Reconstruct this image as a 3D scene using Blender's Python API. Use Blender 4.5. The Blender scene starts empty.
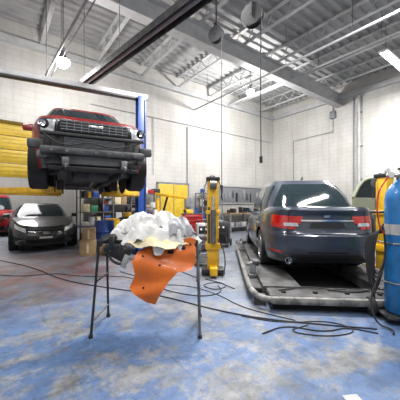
import bpy,bmesh,math,random
from mathutils import Vector,Matrix,noise,Euler
R=random.Random(7)
pi=math.pi
ROT=-math.atan2(.6,.8)
def W(X,D): return (.8*X+.6*D, -.6*X+.8*D)
CAMH=1.34
# ---------------------------------------------------------------- materials
def mat(name,col,rough=.5,metal=0,coat=0,var=0.0,vscale=6,emit=None,es=0,bump=0,bscale=40,col2=None,spec=.5,alpha=1,trans=0):
    m=bpy.data.materials.new(name); m.use_nodes=True
    nt=m.node_tree; b=nt.nodes['Principled BSDF']
    b.inputs['Base Color'].default_value=(*col,1); b.inputs['Roughness'].default_value=rough
    b.inputs['Metallic'].default_value=metal; b.inputs['Coat Weight'].default_value=coat
    b.inputs['Specular IOR Level'].default_value=spec
    b.inputs['Transmission Weight'].default_value=trans
    if emit: b.inputs['Emission Color'].default_value=(*emit,1); b.inputs['Emission Strength'].default_value=es
    if var>0 or col2:
        tc=nt.nodes.new('ShaderNodeTexCoord'); n=nt.nodes.new('ShaderNodeTexNoise')
        n.inputs['Scale'].default_value=vscale; n.inputs['Detail'].default_value=6; n.inputs['Roughness'].default_value=.6
        nt.links.new(tc.outputs['Object'],n.inputs['Vector'])
        r=nt.nodes.new('ShaderNodeValToRGB')
        c2=col2 or tuple(max(0,c*(1-var)) for c in col)
        r.color_ramp.elements[0].position=.38; r.color_ramp.elements[1].position=.62
        r.color_ramp.elements[0].color=(*c2,1); r.color_ramp.elements[1].color=(*col,1)
        nt.links.new(n.outputs['Fac'],r.inputs['Fac']); nt.links.new(r.outputs['Color'],b.inputs['Base Color'])
    if bump>0:
        tc=nt.nodes.new('ShaderNodeTexCoord'); n=nt.nodes.new('ShaderNodeTexNoise'); n.inputs['Scale'].default_value=bscale
        nt.links.new(tc.outputs['Object'],n.inputs['Vector'])
        bu=nt.nodes.new('ShaderNodeBump'); bu.inputs['Strength'].default_value=bump; bu.inputs['Distance'].default_value=.02
        nt.links.new(n.outputs['Fac'],bu.inputs['Height']); nt.links.new(bu.outputs['Normal'],b.inputs['Normal'])
    return m
black=mat('black_plastic',(.014,.014,.016),.45)
rubber=mat('rubber',(.018,.018,.02),.75,var=.3)
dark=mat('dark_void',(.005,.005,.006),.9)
glass=mat('tinted_glass',(.012,.02,.024),.08,spec=.35)
chrome=mat('chrome',(.7,.71,.73),.18,1)
alu=mat('aluminium',(.36,.37,.39),.4,.9,var=.3,vscale=12)
steel=mat('dirty_steel',(.18,.18,.185),.5,.6,var=.5,vscale=5)
greymetal=mat('grey_paint',(.20,.21,.23),.5,var=.15)
lightgrey=mat('light_grey',(.40,.40,.40),.6,var=.2)
white=mat('white_paint',(.68,.68,.67),.55,var=.06)
whitesteel=mat('white_steel',(.50,.51,.52),.6,var=.18,vscale=3)
deckM=mat('deck_white',(.38,.385,.39),.7,var=.18,vscale=2)
yellow=mat('yellow_paint',(.74,.42,.02),.4,var=.3,vscale=5)
yellow2=mat('yellow_door_paint',(.64,.44,.03),.5,var=.2)
blue=mat('blue_post_paint',(.02,.07,.32),.4,var=.3)
bluecyl=mat('blue_cylinder_paint',(.012,.16,.42),.35,coat=.3,var=.35,vscale=4)
orange=mat('orange_paint',(.68,.145,.012),.45,coat=.15,var=.2,vscale=5)
red=mat('red_paint',(.34,.010,.010),.3,coat=.6,var=.15)
darkred=mat('maroon_paint',(.19,.008,.009),.35,coat=.5,var=.25)
redlight=mat('red_lens',(.42,.008,.008),.12,coat=1)
paleLens=mat('clear_lens',(.50,.52,.54),.12,coat=1,var=.4,vscale=12)
legacyP=mat('slate_paint',(.045,.054,.078),.28,.35,coat=.9,var=.1)
sedanP=mat('charcoal_paint',(.022,.024,.027),.3,.3,coat=.8,var=.1)
dirtyblk=mat('dusty_black',(.018,.019,.021),.55,vscale=9,col2=(.062,.064,.068))
cloth=mat('cloth_white',(.74,.74,.73),.9,var=.2,vscale=7,bump=.3,bscale=50)
cloth2=mat('cloth_grey',(.42,.43,.46),.9,var=.3,vscale=9,bump=.3,bscale=50)
cream=mat('cloth_cream',(.66,.58,.38),.9,var=.2,vscale=9)
card=mat('cardboard',(.36,.24,.13),.8,var=.2)
wood=mat('wood',(.34,.21,.10),.6,var=.3,vscale=9)
green=mat('green_paint',(.03,.20,.09),.4,var=.2)
olive=mat('khaki_paint',(.20,.22,.15),.35,coat=.5)
rust=mat('platform_steel',(.10,.10,.105),.65,.2,vscale=4,col2=(.035,.034,.032))
dustwhite=mat('dusty_edge',(.24,.235,.225),.7,vscale=8,col2=(.09,.088,.085))
lampE=mat('lamp_emit',(1,1,1),.5,emit=(1,.98,.94),es=40)
tubeE=mat('tube_emit',(1,1,1),.5,emit=(1,.99,.97),es=14)

def wallmat(name,axis,col):
    m=bpy.data.materials.new(name); m.use_nodes=True; nt=m.node_tree; b=nt.nodes['Principled BSDF']
    L=nt.links.new
    tc=nt.nodes.new('ShaderNodeTexCoord'); se=nt.nodes.new('ShaderNodeSeparateXYZ'); co=nt.nodes.new('ShaderNodeCombineXYZ')
    L(tc.outputs['Object'],se.inputs[0]); L(se.outputs[axis],co.inputs[0]); L(se.outputs[2],co.inputs[1])
    br=nt.nodes.new('ShaderNodeTexBrick'); L(co.outputs[0],br.inputs['Vector'])
    br.inputs['Scale'].default_value=1; br.inputs['Brick Width'].default_value=.4; br.inputs['Row Height'].default_value=.2
    br.inputs['Mortar Size'].default_value=.007; br.inputs['Mortar Smooth'].default_value=.4
    br.inputs['Color1'].default_value=(*col,1); br.inputs['Color2'].default_value=(*[c*.97 for c in col],1); br.inputs['Mortar'].default_value=(*[c*.77 for c in col],1)
    cur=br.outputs['Color']
    def mul(cur,f,p0,p1,c0):
        r=nt.nodes.new('ShaderNodeValToRGB'); r.color_ramp.elements[0].position=p0; r.color_ramp.elements[1].position=p1
        r.color_ramp.elements[0].color=c0; r.color_ramp.elements[1].color=(1,1,1,1); L(f,r.inputs['Fac'])
        mx=nt.nodes.new('ShaderNodeMix'); mx.data_type='RGBA'; mx.blend_type='MULTIPLY'; mx.inputs[0].default_value=1
        L(cur,mx.inputs[6]); L(r.outputs['Color'],mx.inputs[7]); return mx.outputs[2]
    n=nt.nodes.new('ShaderNodeTexNoise'); n.inputs['Scale'].default_value=.8; n.inputs['Detail'].default_value=8
    L(tc.outputs['Object'],n.inputs['Vector']); cur=mul(cur,n.outputs['Fac'],.3,.65,(.84,.835,.82,1))
    mp=nt.nodes.new('ShaderNodeMapping'); mp.inputs['Scale'].default_value=(5,5,.35); L(tc.outputs['Object'],mp.inputs[0])
    n=nt.nodes.new('ShaderNodeTexNoise'); n.inputs['Scale'].default_value=1; n.inputs['Detail'].default_value=6; L(mp.outputs[0],n.inputs['Vector'])
    cur=mul(cur,n.outputs['Fac'],.30,.5,(.88,.875,.86,1))
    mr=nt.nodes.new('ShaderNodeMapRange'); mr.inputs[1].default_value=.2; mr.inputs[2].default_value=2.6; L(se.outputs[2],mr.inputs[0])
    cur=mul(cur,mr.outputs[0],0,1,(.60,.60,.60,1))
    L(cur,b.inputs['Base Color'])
    bu=nt.nodes.new('ShaderNodeBump'); bu.inputs['Strength'].default_value=.3; bu.inputs['Distance'].default_value=.008; bu.invert=True
    L(br.outputs['Fac'],bu.inputs['Height']); L(bu.outputs['Normal'],b.inputs['Normal'])
    b.inputs['Roughness'].default_value=.7
    return m
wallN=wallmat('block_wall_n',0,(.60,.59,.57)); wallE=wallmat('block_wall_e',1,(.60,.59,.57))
def floormat():
    m=bpy.data.materials.new('worn_blue_floor'); m.use_nodes=True; nt=m.node_tree; b=nt.nodes['Principled BSDF']
    N=nt.nodes.new; L=nt.links.new
    tc=N('ShaderNodeTexCoord')
    def nz(scale,det,rough,off=(0,0,0),dist=0,sc=(1,1,1)):
        mp=N('ShaderNodeMapping'); mp.inputs['Location'].default_value=off; mp.inputs['Scale'].default_value=sc
        L(tc.outputs['Object'],mp.inputs['Vector'])
        n=N('ShaderNodeTexNoise'); n.inputs['Scale'].default_value=scale; n.inputs['Detail'].default_value=det; n.inputs['Roughness'].default_value=rough
        n.inputs['Distortion'].default_value=dist
        L(mp.outputs[0],n.inputs['Vector']); return n.outputs['Fac']
    def ramp(f,p0,p1,c0=(0,0,0,1),c1=(1,1,1,1)):
        r=N('ShaderNodeValToRGB'); r.color_ramp.elements[0].position=p0; r.color_ramp.elements[1].position=p1
        r.color_ramp.elements[0].color=c0; r.color_ramp.elements[1].color=c1; L(f,r.inputs['Fac']); return r.outputs['Color']
    def mix(f,a,c,bt='MIX'):
        x=N('ShaderNodeMix'); x.data_type='RGBA'; x.blend_type=bt
        if isinstance(f,float): x.inputs[0].default_value=f
        else: L(f,x.inputs[0])
        L(a,x.inputs[6]); L(c,x.inputs[7]); return x.outputs[2]
    conc=ramp(nz(3,12,.75),.32,.68,(.10,.105,.115,1),(.25,.255,.265,1))
    bl=ramp(nz(4,12,.75,(4,2,0)),.3,.7,(.045,.088,.19,1),(.090,.155,.30,1))
    mask=ramp(nz(1.5,15,.80,(2.3,1.1,0),.2),.44,.52)
    c=mix(mask,conc,bl)
    dd=N('ShaderNodeVectorMath'); dd.operation='DOT_PRODUCT'; L(tc.outputs['Object'],dd.inputs[0]); dd.inputs[1].default_value=(.6,.8,0)
    mr=N('ShaderNodeMapRange'); mr.inputs[1].default_value=2.8; mr.inputs[2].default_value=4.8; mr.inputs[3].default_value=0; mr.inputs[4].default_value=.8
    L(dd.outputs['Value'],mr.inputs[0]); c=mix(mr.outputs[0],c,ramp(nz(1.6,14,.78,(7,7,0)),.32,.68,(.10,.11,.135,1),(.26,.27,.295,1)))
    vm=N('ShaderNodeVectorMath'); vm.operation='DISTANCE'; L(tc.outputs['Object'],vm.inputs[0]); vm.inputs[1].default_value=(.7,6.5,0)
    mr2=N('ShaderNodeMapRange'); mr2.inputs[1].default_value=1.0; mr2.inputs[2].default_value=2.8; mr2.inputs[3].default_value=.65; mr2.inputs[4].default_value=0
    L(vm.outputs['Value'],mr2.inputs[0])
    mm=N('ShaderNodeMath'); mm.operation='MULTIPLY'; L(mr2.outputs[0],mm.inputs[0]); L(ramp(nz(1.8,10,.7,(1,9,0)),.42,.56),mm.inputs[1])
    rd=N('ShaderNodeRGB'); rd.outputs[0].default_value=(.24,.10,.09,1)
    c=mix(mm.outputs[0],c,rd.outputs[0])
    c=mix(1.0,c,ramp(nz(9,10,.75,(0,3,0)),.34,.50,(.62,.62,.62,1),(1,1,1,1)),'MULTIPLY')
    c=mix(1.0,c,ramp(nz(.9,10,.75,(5,3,0)),.38,.5,(.64,.64,.64,1),(1,1,1,1)),'MULTIPLY')
    c=mix(1.0,c,ramp(nz(1.5,8,.7,(3,8,0),.5,(6,.8,1)),.32,.42,(.66,.66,.66,1),(1,1,1,1)),'MULTIPLY')
    c=mix(1.0,c,ramp(nz(1.3,8,.7,(8,1,0),.5,(.8,6,1)),.32,.40,(.72,.72,.72,1),(1,1,1,1)),'MULTIPLY')
    c=mix(1.0,c,ramp(nz(26,6,.7,(3,3,0)),.32,.42,(.6,.6,.6,1),(1,1,1,1)),'MULTIPLY')
    sc=ramp(nz(5,14,.85,(11,2,0),.4),.58,.66); wr=N('ShaderNodeRGB'); wr.outputs[0].default_value=(.36,.37,.39,1)
    mx=N('ShaderNodeMath'); mx.operation='MULTIPLY'; L(sc,mx.inputs[0]); mx.inputs[1].default_value=.5; c=mix(mx.outputs[0],c,wr.outputs[0])
    L(c,b.inputs['Base Color'])
    rr=ramp(nz(2.5,8,.6,(8,1,0)),.3,.7,(.30,.30,.30,1),(.65,.65,.65,1)); L(rr,b.inputs['Roughness'])
    bu=N('ShaderNodeBump'); bu.inputs['Strength'].default_value=.25; bu.inputs['Distance'].default_value=.01
    L(nz(14,8,.7),bu.inputs['Height']); L(bu.outputs['Normal'],b.inputs['Normal'])
    return m
floorM=floormat()
# ---------------------------------------------------------------- mesh builder
class B:
    def __init__(s): s.v=[];s.f=[];s.m=[];s.mats=[]
    def add(s,vs,fs,mt):
        o=len(s.v); s.v+= [tuple(p) for p in vs]
        if mt not in s.mats: s.mats.append(mt)
        k=s.mats.index(mt)
        for f in fs: s.f.append(tuple(i+o for i in f)); s.m.append(k)
    def box(s,c,size,mt,bev=0,rot=(0,0,0)):
        bm=bmesh.new(); bmesh.ops.create_cube(bm,size=1)
        for v in bm.verts: v.co=Vector((v.co.x*size[0],v.co.y*size[1],v.co.z*size[2]))
        if bev>0: bmesh.ops.bevel(bm,geom=bm.edges[:],offset=min(bev,min(size)*.45),segments=2,affect='EDGES',profile=.5)
        T=Matrix.Translation(c)@Euler(rot).to_matrix().to_4x4()
        bm.verts.index_update()
        s.add([T@v.co for v in bm.verts],[[v.index for v in f.verts] for f in bm.faces],mt); bm.free()
    def cyl(s,p0,p1,r0,mt,r1=None,n=20,caps=True):
        p0=Vector(p0);p1=Vector(p1); r1=r0 if r1 is None else r1
        d=(p1-p0).normalized(); a=d.orthogonal().normalized(); b=d.cross(a)
        vs=[]
        for p,r in((p0,r0),(p1,r1)):
            for i in range(n):
                t=2*pi*i/n; vs.append(p+a*(r*math.cos(t))+b*(r*math.sin(t)))
        fs=[(i,(i+1)%n,n+(i+1)%n,n+i) for i in range(n)]
        if caps: fs+= [tuple(range(n-1,-1,-1)),tuple(range(n,2*n))]
        s.add(vs,fs,mt)
    def tube(s,pts,r,mt,n=8,smooth=0,closed=False):
        P=[Vector(p) for p in pts]
        for _ in range(smooth):
            Q=[P[0]]
            for i in range(len(P)-1):
                Q+= [P[i]*.75+P[i+1]*.25,P[i]*.25+P[i+1]*.75]
            Q.append(P[-1]); P=Q
        vs=[];up=None
        for i,p in enumerate(P):
            d=(P[min(i+1,len(P)-1)]-P[max(i-1,0)])
            if d.length<1e-9: d=Vector((0,0,1))
            d.normalize()
            if up is None: up=d.orthogonal().normalized()
            a=(up-d*up.dot(d))
            if a.length<1e-6: a=d.orthogonal()
            a.normalize(); up=a; b=d.cross(a)
            for k in range(n):
                t=2*pi*k/n; vs.append(p+a*(r*math.cos(t))+b*(r*math.sin(t)))
        fs=[]
        for i in range(len(P)-1):
            for k in range(n): fs.append((i*n+k,i*n+(k+1)%n,(i+1)*n+(k+1)%n,(i+1)*n+k))
        fs+= [tuple(range(n-1,-1,-1)),tuple(range((len(P)-1)*n,len(P)*n))]
        s.add(vs,fs,mt)
    def lathe(s,prof,mt,c=(0,0,0),axis='z',n=28):
        vs=[]
        for r,z in prof:
            for i in range(n):
                t=2*pi*i/n; x,y=r*math.cos(t),r*math.sin(t)
                p={'z':(x,y,z),'y':(x,z,y),'x':(z,x,y)}[axis]
                vs.append((p[0]+c[0],p[1]+c[1],p[2]+c[2]))
        fs=[]
        for j in range(len(prof)-1):
            for i in range(n): fs.append((j*n+i,j*n+(i+1)%n,(j+1)*n+(i+1)%n,(j+1)*n+i))
        s.add(vs,fs,mt)
    def grid(s,fn,nu,nv,mt,wrap=False):
        vs=[fn(i/nu,j/nv) for j in range(nv+1) for i in range(nu+(0 if wrap else 1))]
        w=nu+(0 if wrap else 1)
        fs=[]
        for j in range(nv):
            for i in range(nu):
                a=j*w+i; b=j*w+(i+1)%w if wrap else a+1
                fs.append((a,b,b+w,a+w))
        s.add(vs,fs,mt)
    def plate(s,poly,th,mt,T):
        n=len(poly); vs=[T@Vector((p[0],p[1],0)) for p in poly]+[T@Vector((p[0],p[1],th)) for p in poly]
        fs=[tuple(range(n-1,-1,-1)),tuple(range(n,2*n))]+[(i,(i+1)%n,n+(i+1)%n,n+i) for i in range(n)]
        s.add(vs,fs,mt)
    def build(s,name,X=0,D=0,z=0,ang=0,world=False,sharp=38,loc=None,recalc=True):
        me=bpy.data.meshes.new(name); me.from_pydata(s.v,[],s.f)
        for m in s.mats: me.materials.append(m)
        me.polygons.foreach_set('material_index',s.m)
        me.polygons.foreach_set('use_smooth',[True]*len(s.f))
        if recalc:
            bm=bmesh.new(); bm.from_mesh(me); bmesh.ops.recalc_face_normals(bm,faces=bm.faces[:]); bm.to_mesh(me); bm.free()
        me.set_sharp_from_angle(angle=math.radians(sharp)); me.update()
        o=bpy.data.objects.new(name,me); bpy.context.collection.objects.link(o)
        if world: o.location=loc or (0,0,0); o.rotation_euler=(0,0,ang)
        else:
            u,v=W(X,D); o.location=(u,v,z); o.rotation_euler=(0,0,ang+ROT)
        return o
def interp(T,x):
    if x<=T[0][0]: return T[0][1]
    for (a,b),(c,d) in zip(T,T[1:]):
        if x<=c:
            k=(x-a)/(c-a); return b+(d-b)*k
    return T[-1][1]
def sinterp(T,x):
    if x<=T[0][0]: return T[0][1]
    for (a,b),(c,d) in zip(T,T[1:]):
        if x<=c:
            k=(x-a)/(c-a); k=k*k*(3-2*k)*.5+k*.5; return b+(d-b)*k
    return T[-1][1]
# ---------------------------------------------------------------- room
UE,VN,H=13.06,10.2,6.84
UW,VS=-5,-4
b=B(); b.box(((UW+UE)/2-1,7.5,-.05),(UE-UW+6,25,.1),floorM); b.build('floor',world=True)
def wallbox(name,u0,u1,v0,v1,z0,z1,m): 
    b=B(); b.box(((u0+u1)/2,(v0+v1)/2,(z0+z1)/2),(u1-u0,v1-v0,z1-z0),m); return b.build(name,world=True)
OU0,OU1,OZ=-3.6,2.45,3.95
b=B()
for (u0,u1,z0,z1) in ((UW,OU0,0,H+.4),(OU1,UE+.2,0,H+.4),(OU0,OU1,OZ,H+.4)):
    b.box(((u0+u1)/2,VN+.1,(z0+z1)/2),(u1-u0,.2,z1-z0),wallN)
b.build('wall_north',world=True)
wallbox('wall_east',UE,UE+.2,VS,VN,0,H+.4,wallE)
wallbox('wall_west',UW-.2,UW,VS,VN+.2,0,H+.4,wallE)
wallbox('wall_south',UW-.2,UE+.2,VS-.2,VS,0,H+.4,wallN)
wallbox('wall_bay_north',UW,4.2,19.4,19.6,0,5,wallN)
wallbox('wall_bay_east',4,4.2,VN+.2,19.4,0,5,wallE)
wallbox('wall_bay_west',UW-.2,UW,VN+.2,19.6,0,5,wallE)
wallbox('ceiling_bay',UW-.2,4.2,VN+.2,19.6,5,5.1,whitesteel)
b=B(); vs=[];fs=[];p=.3; n=int((VN-VS)/p)
prof=[]
for i in range(n+1):
    y=VS+i*p; prof+=[(y,0),(y+p*.35,0),(y+p*.45,.07),(y+p*.9,.07)]
prof=[q for q in prof if q[0]<=VN]+[(VN,0)]
for (y,z) in prof: vs+= [(UW,y,H+.2+z),(UE,y,H+.2+z)]
fs=[(2*i,2*i+1,2*i+3,2*i+2) for i in range(len(prof)-1)]
b.add(vs,fs,deckM); b.box(((UW+UE)/2,(VS+VN)/2,H+.36),(UE-UW,VN-VS,.1),deckM)
b.build('ceiling',world=True,recalc=False)
u=UW+.9;k=0
while u<UE:
    b=B(); zt,zb_=H+.16,H-.28
    for z in (zt,zb_):
        b.box((u,(VS+VN)/2,z),(.11,VN-VS-.02,.04),whitesteel)
    y=VS+.2; s=0
    while y<VN-.4:
        b.cyl((u,y,zb_ if s%2==0 else zt),(u,y+.35,zt if s%2==0 else zb_),.016,whitesteel,n=6); y+=.35; s+=1
    b.build('roof_joist',world=True); u+=1.75
b=B(); gv=6.3
b.box(((UW+UE)/2,gv,H-.30),(UE-UW-.02,.30,.03),whitesteel); b.box(((UW+UE)/2,gv,H-.82),(UE-UW-.02,.30,.035),whitesteel)
b.box(((UW+UE)/2,gv,H-.56),(UE-UW-.02,.025,.52),whitesteel); b.build('roof_girder',world=True)
b=B(); b.box(((UW+UE)/2,VN-.09,H-.42),(UE-UW-.02,.16,.20),whitesteel)
b.build('trim_1',world=True)
b=B(); b.box((UE-.09,(VS+VN)/2,H-.42),(.16,VN-VS-.4,.20),whitesteel); b.build('trim_2',world=True)
b=B()
for i in range(4):
    z=2.22+i*.44; b.box(((OU0+OU1)/2,VN+.27,z+.215),(OU1-OU0+.3,.05,.42),yellow2,.015)
    for k in range(3): b.box(((OU0+OU1)/2,VN+.24,z+.09+k*.12),(OU1-OU0+.2,.015,.02),yellow2)
for u in (OU0-.1,OU1+.1): b.box((u,VN+.26,2.0),(.06,.08,4.0),steel)
b.build('door_2',world=True)
# ---------------------------------------------------------------- cars
class Car:
    def __init__(s,sp): 
        s.__dict__.update(sp); s.b=B()
    def top(s,x): return sinterp(s.ztop,x)
    def hull(s,ph,t,off=0,arch=True):
        c,sn=math.cos(ph),math.sin(ph)
        def pt(tt):
            L=s.Lf*interp(s.lf,tt) if c>=0 else s.Lr*interp(s.lr,tt); Wd=s.Wd*interp(s.w,tt)
            n=s.nf if c>=0 else s.nr
            r=(abs(c/L)**n+abs(sn/Wd)**n)**(-1/n); return r*c,r*sn
        x,y=pt(.5); zt=s.top(x); tl=0
        if arch and abs(y)>s.Wd*.6:
            for xw in (s.xf,s.xr):
                d=abs(x-xw)
                if d<s.ra: tl=max(tl,(s.rw+math.sqrt(s.ra**2-d*d)-s.zb)/(zt-s.zb))
        tt=tl+(1-tl)*t
        x,y=pt(tt); z=s.zb+(s.top(x)-s.zb)*tt
        nx,ny=(math.copysign(1,c),0) if abs(x)/s.Lf>abs(y)/s.Wd*0.97 else (0,math.copysign(1,sn))
        return Vector((x+nx*off,y+ny*off,z))
    def cab(s,ph,t,off=0):
        c,sn=math.cos(ph),math.sin(ph)
        e=t
        f=s.cf0+(s.cf1-s.cf0)*e; r_=s.cr0+(s.cr1-s.cr0)*e; w=s.cw0+(s.cw1-s.cw0)*(e**1.25)
        w+= .03*math.sin(pi*t)
        xc=(f+r_)/2; L=(f-r_)/2+.06*math.sin(pi*t); n=s.nc
        r=(abs(c/L)**n+abs(sn/w)**n)**(-1/n)
        z=s.cz0+(s.cz1-s.cz0)*t
        return Vector((xc+r*c+off*c,r*sn+off*math.copysign(1,sn)*(abs(sn)>.2),z+off*.5))
    def phis(s,fn,N,t=.5):
        M=1600; P=[fn(2*pi*i/M,t) for i in range(M+1)]; d=[0]
        for i in range(M): d.append(d[-1]+math.hypot(P[i+1].x-P[i].x,P[i+1].y-P[i].y))
        out=[];j=0
        for k in range(N):
            g=d[-1]*k/N
            while d[j+1]<g: j+=1
            out.append(2*pi*(j+(g-d[j])/(d[j+1]-d[j]+1e-12))/M)
        return out
    def pR(s,y): 
        x=-s.Lr*(1-abs(y/s.Wd)**s.nr)**(1/s.nr); return math.atan2(y,x)%(2*pi)
    def pF(s,y): 
        x=s.Lf*(1-abs(y/s.Wd)**s.nf)**(1/s.nf); return math.atan2(y,x)
    def pS(s,x,side):
        L,n=(s.Lf,s.nf) if x>0 else (s.Lr,s.nr)
        y=s.Wd*(1-abs(x/L)**n)**(1/n); a=math.atan2(side*y,x)
        return a%(2*pi) if x<0 else a
    def patch(s,q,off,mt,nu=12,nv=4,fn=None,arch=False):
        fn=fn or (lambda p,t,o:s.hull(p,t,o,arch))
        (a0,t0),(a1,t1),(a2,t2),(a3,t3)=q
        def g(u,v):
            a=(a0*(1-u)+a1*u)*(1-v)+(a3*(1-u)+a2*u)*v
            t=(t0*(1-u)+t1*u)*(1-v)+(t3*(1-u)+t2*u)*v
            return fn(a,t,off)
        s.b.grid(g,nu,nv,mt)
    def body(s,paint,under=black):
        N,M=260,26; ph=s.phis(lambda p,t:s.hull(p,t,0,False),N)
        b=s.b
        b.grid(lambda u,v:s.hull(ph[int(round(u*N))%N],v),N,M,paint,wrap=True)
        edge=[s.hull(p,1) for p in ph]
        def deck(u,v):
            e=edge[int(round(u*N))%N]; k=1-v*.999; x=e.x*k;y=e.y*k
            return Vector((x,y,s.top(x)+s.crown*(1-k**2.2)))
        b.grid(deck,N,10,paint,wrap=True)
        b.box((0,0,s.zb+.05),(s.Lf+s.Lr-.7,s.Wd*1.15,.10),under,.03)
        for xw in (s.xf,s.xr):
            for sd in (1,-1):
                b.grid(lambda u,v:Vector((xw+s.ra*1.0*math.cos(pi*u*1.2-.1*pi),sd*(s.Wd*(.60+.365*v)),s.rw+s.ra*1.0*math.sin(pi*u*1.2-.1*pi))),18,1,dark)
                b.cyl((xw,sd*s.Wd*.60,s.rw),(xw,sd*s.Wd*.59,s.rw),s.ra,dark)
        for xe,sg in((s.Lf,1),(-s.Lr,-1)):
            b.box((xe-sg*.30,0,s.zb+.09),(.45,s.Wd*1.45,.12),under,.03)
        pc=s.phis(s.cab,160,.5)
        def cabf(u,v): return s.cab(pc[int(round(u*160))%160],v)
        b.grid(cabf,160,10,paint,wrap=True)
        ce=[s.cab(p,1) for p in pc]; xc=(s.cf1+s.cr1)/2
        def roof(u,v):
            e=ce[int(round(u*160))%160]; k=1-v*.999
            return Vector((xc+(e.x-xc)*k,e.y*k,s.cz1+s.rcrown*(1-k**2.6)))
        b.grid(roof,160,8,paint,wrap=True)
    def cphi(s,x=None,y=None,end=None,t=.5):
        f=s.cf0+(s.cf1-s.cf0)*t; r_=s.cr0+(s.cr1-s.cr0)*t; w=s.cw0+(s.cw1-s.cw0)*(t**1.25)+.03*math.sin(pi*t); xc=(f+r_)/2; L=(f-r_)/2+.06*math.sin(pi*t)
        if y is not None:
            xx=L*(1-abs(y/w)**s.nc)**(1/s.nc); return math.atan2(y,xx*end)
        xx=x-xc; yy=w*(1-min(.999,abs(xx/L))**s.nc)**(1/s.nc); return math.atan2(yy,xx)
    def windows(s,xs,fw=.86,rw=.84,side_t=(.10,.86)):
        a=s.cphi(y=s.cw0*fw*.86,end=1)
        s.patch([(-a,.10),(a,.10),(a,.90),(-a,.90)],.008,glass,20,8,fn=s.cab)
        a=s.cphi(y=s.cw0*rw*.86,end=-1)
        s.patch([(a,.10),(2*pi-a,.10),(2*pi-a,.88),(a,.88)],.008,glass,20,8,fn=s.cab)
        for sd in (1,-1):
            for (x0,x1) in xs:
                p0=s.cphi(x=x0);p1=s.cphi(x=x1)
                if sd<0: p0,p1=-p0,-p1
                s.patch([(p0,side_t[0]),(p1,side_t[0]),(p1,side_t[1]),(p0,side_t[1])],.008,glass,10,6,fn=s.cab)
    def wheels(s,rim=alu,spokes=5,tw=.22):
        b=s.b;r=s.rw
        for xw in (s.xf,s.xr):
            for sd in(1,-1):
                yo=sd*(s.Wd-.02); yi=yo-sd*tw
                c=(xw,0,r)
                b.lathe([(r*.64,yi),(r*.94,yi),(r,yi+sd*.03),(r,yo-sd*.03),(r*.94,yo),(r*.68,yo-sd*.005),(r*.66,yo-sd*.02)],rubber,c,'y',32)
                b.lathe([(r*.66,yo-sd*.02),(r*.62,yo-sd*.03),(r*.58,yo-sd*.09),(r*.2,yo-sd*.1),(0.001,yo-sd*.1)],dark,c,'y',32)
                b.lathe([(r*.67,yo-sd*.018),(r*.67,yo-sd*.0),(r*.61,yo-sd*.004),(r*.60,yo-sd*.04)],rim,c,'y',32)
                b.lathe([(r*.18,yo-sd*.07),(r*.18,yo-sd*.015),(.001,yo-sd*.012)],rim,c,'y',20)
                for k in range(spokes):
                    a=2*pi*k/spokes+.3
                    for da in (-.09,.09):
                        p=Vector((xw+r*.14*math.cos(a),yo-sd*.035,r+r*.14*math.sin(a))); q=Vector((xw+r*.62*math.cos(a+da*1.6),yo-sd*.025,r+r*.62*math.sin(a+da*1.6)))
                        b.cyl(p,q,.022,rim,.018,n=6)
                b.lathe([(r*.45,yi),(r*.45,yi+sd*.05),(.02,yi+sd*.05)],steel,c,'y',20)
        for xw in(s.xf,s.xr): b.cyl((xw,-s.Wd*.75,r),(xw,s.Wd*.75,r),.04,black,n=10)
    def mirrors(s,x,z,paint):
        for sd in (1,-1):
            s.b.box((x,sd*(s.Wd+.06),z),(.10,.20,.13),paint,.035); s.b.box((x-.052,sd*(s.Wd+.065),z),(.01,.16,.10),glass)
            s.b.box((x+.01,sd*(s.Wd-.04),z-.05),(.06,.14,.03),black,.01)
sed=dict(Lf=2.4,Lr=2.4,Wd=.92,zb=.22,nf=3.6,nr=5.2,crown=.045,
 ztop=[(-2.42,1.06),(-2.3,1.085),(-1.9,1.09),(-1.0,1.0),(.6,.96),(1.1,.96),(1.7,.88),(2.2,.76),(2.42,.66)],
 lf=[(0,.965),(.2,.995),(.5,1),(.8,.985),(1,.95)],lr=[(0,.955),(.12,.985),(.3,1),(.50,1),(.56,.978),(.85,.965),(.95,.978),(1,.965)],
 w=[(0,.955),(.15,.985),(.45,1),(.7,.995),(.88,.965),(.96,.935),(1,.90)],
 xf=1.42,xr=-1.36,rw=.33,ra=.385,cf0=1.3,cr0=-2.0,cf1=.30,cr1=-1.05,cw0=.82,cw1=.58,cz0=.93,cz1=1.44,nc=4.0,rcrown=.045)
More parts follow.
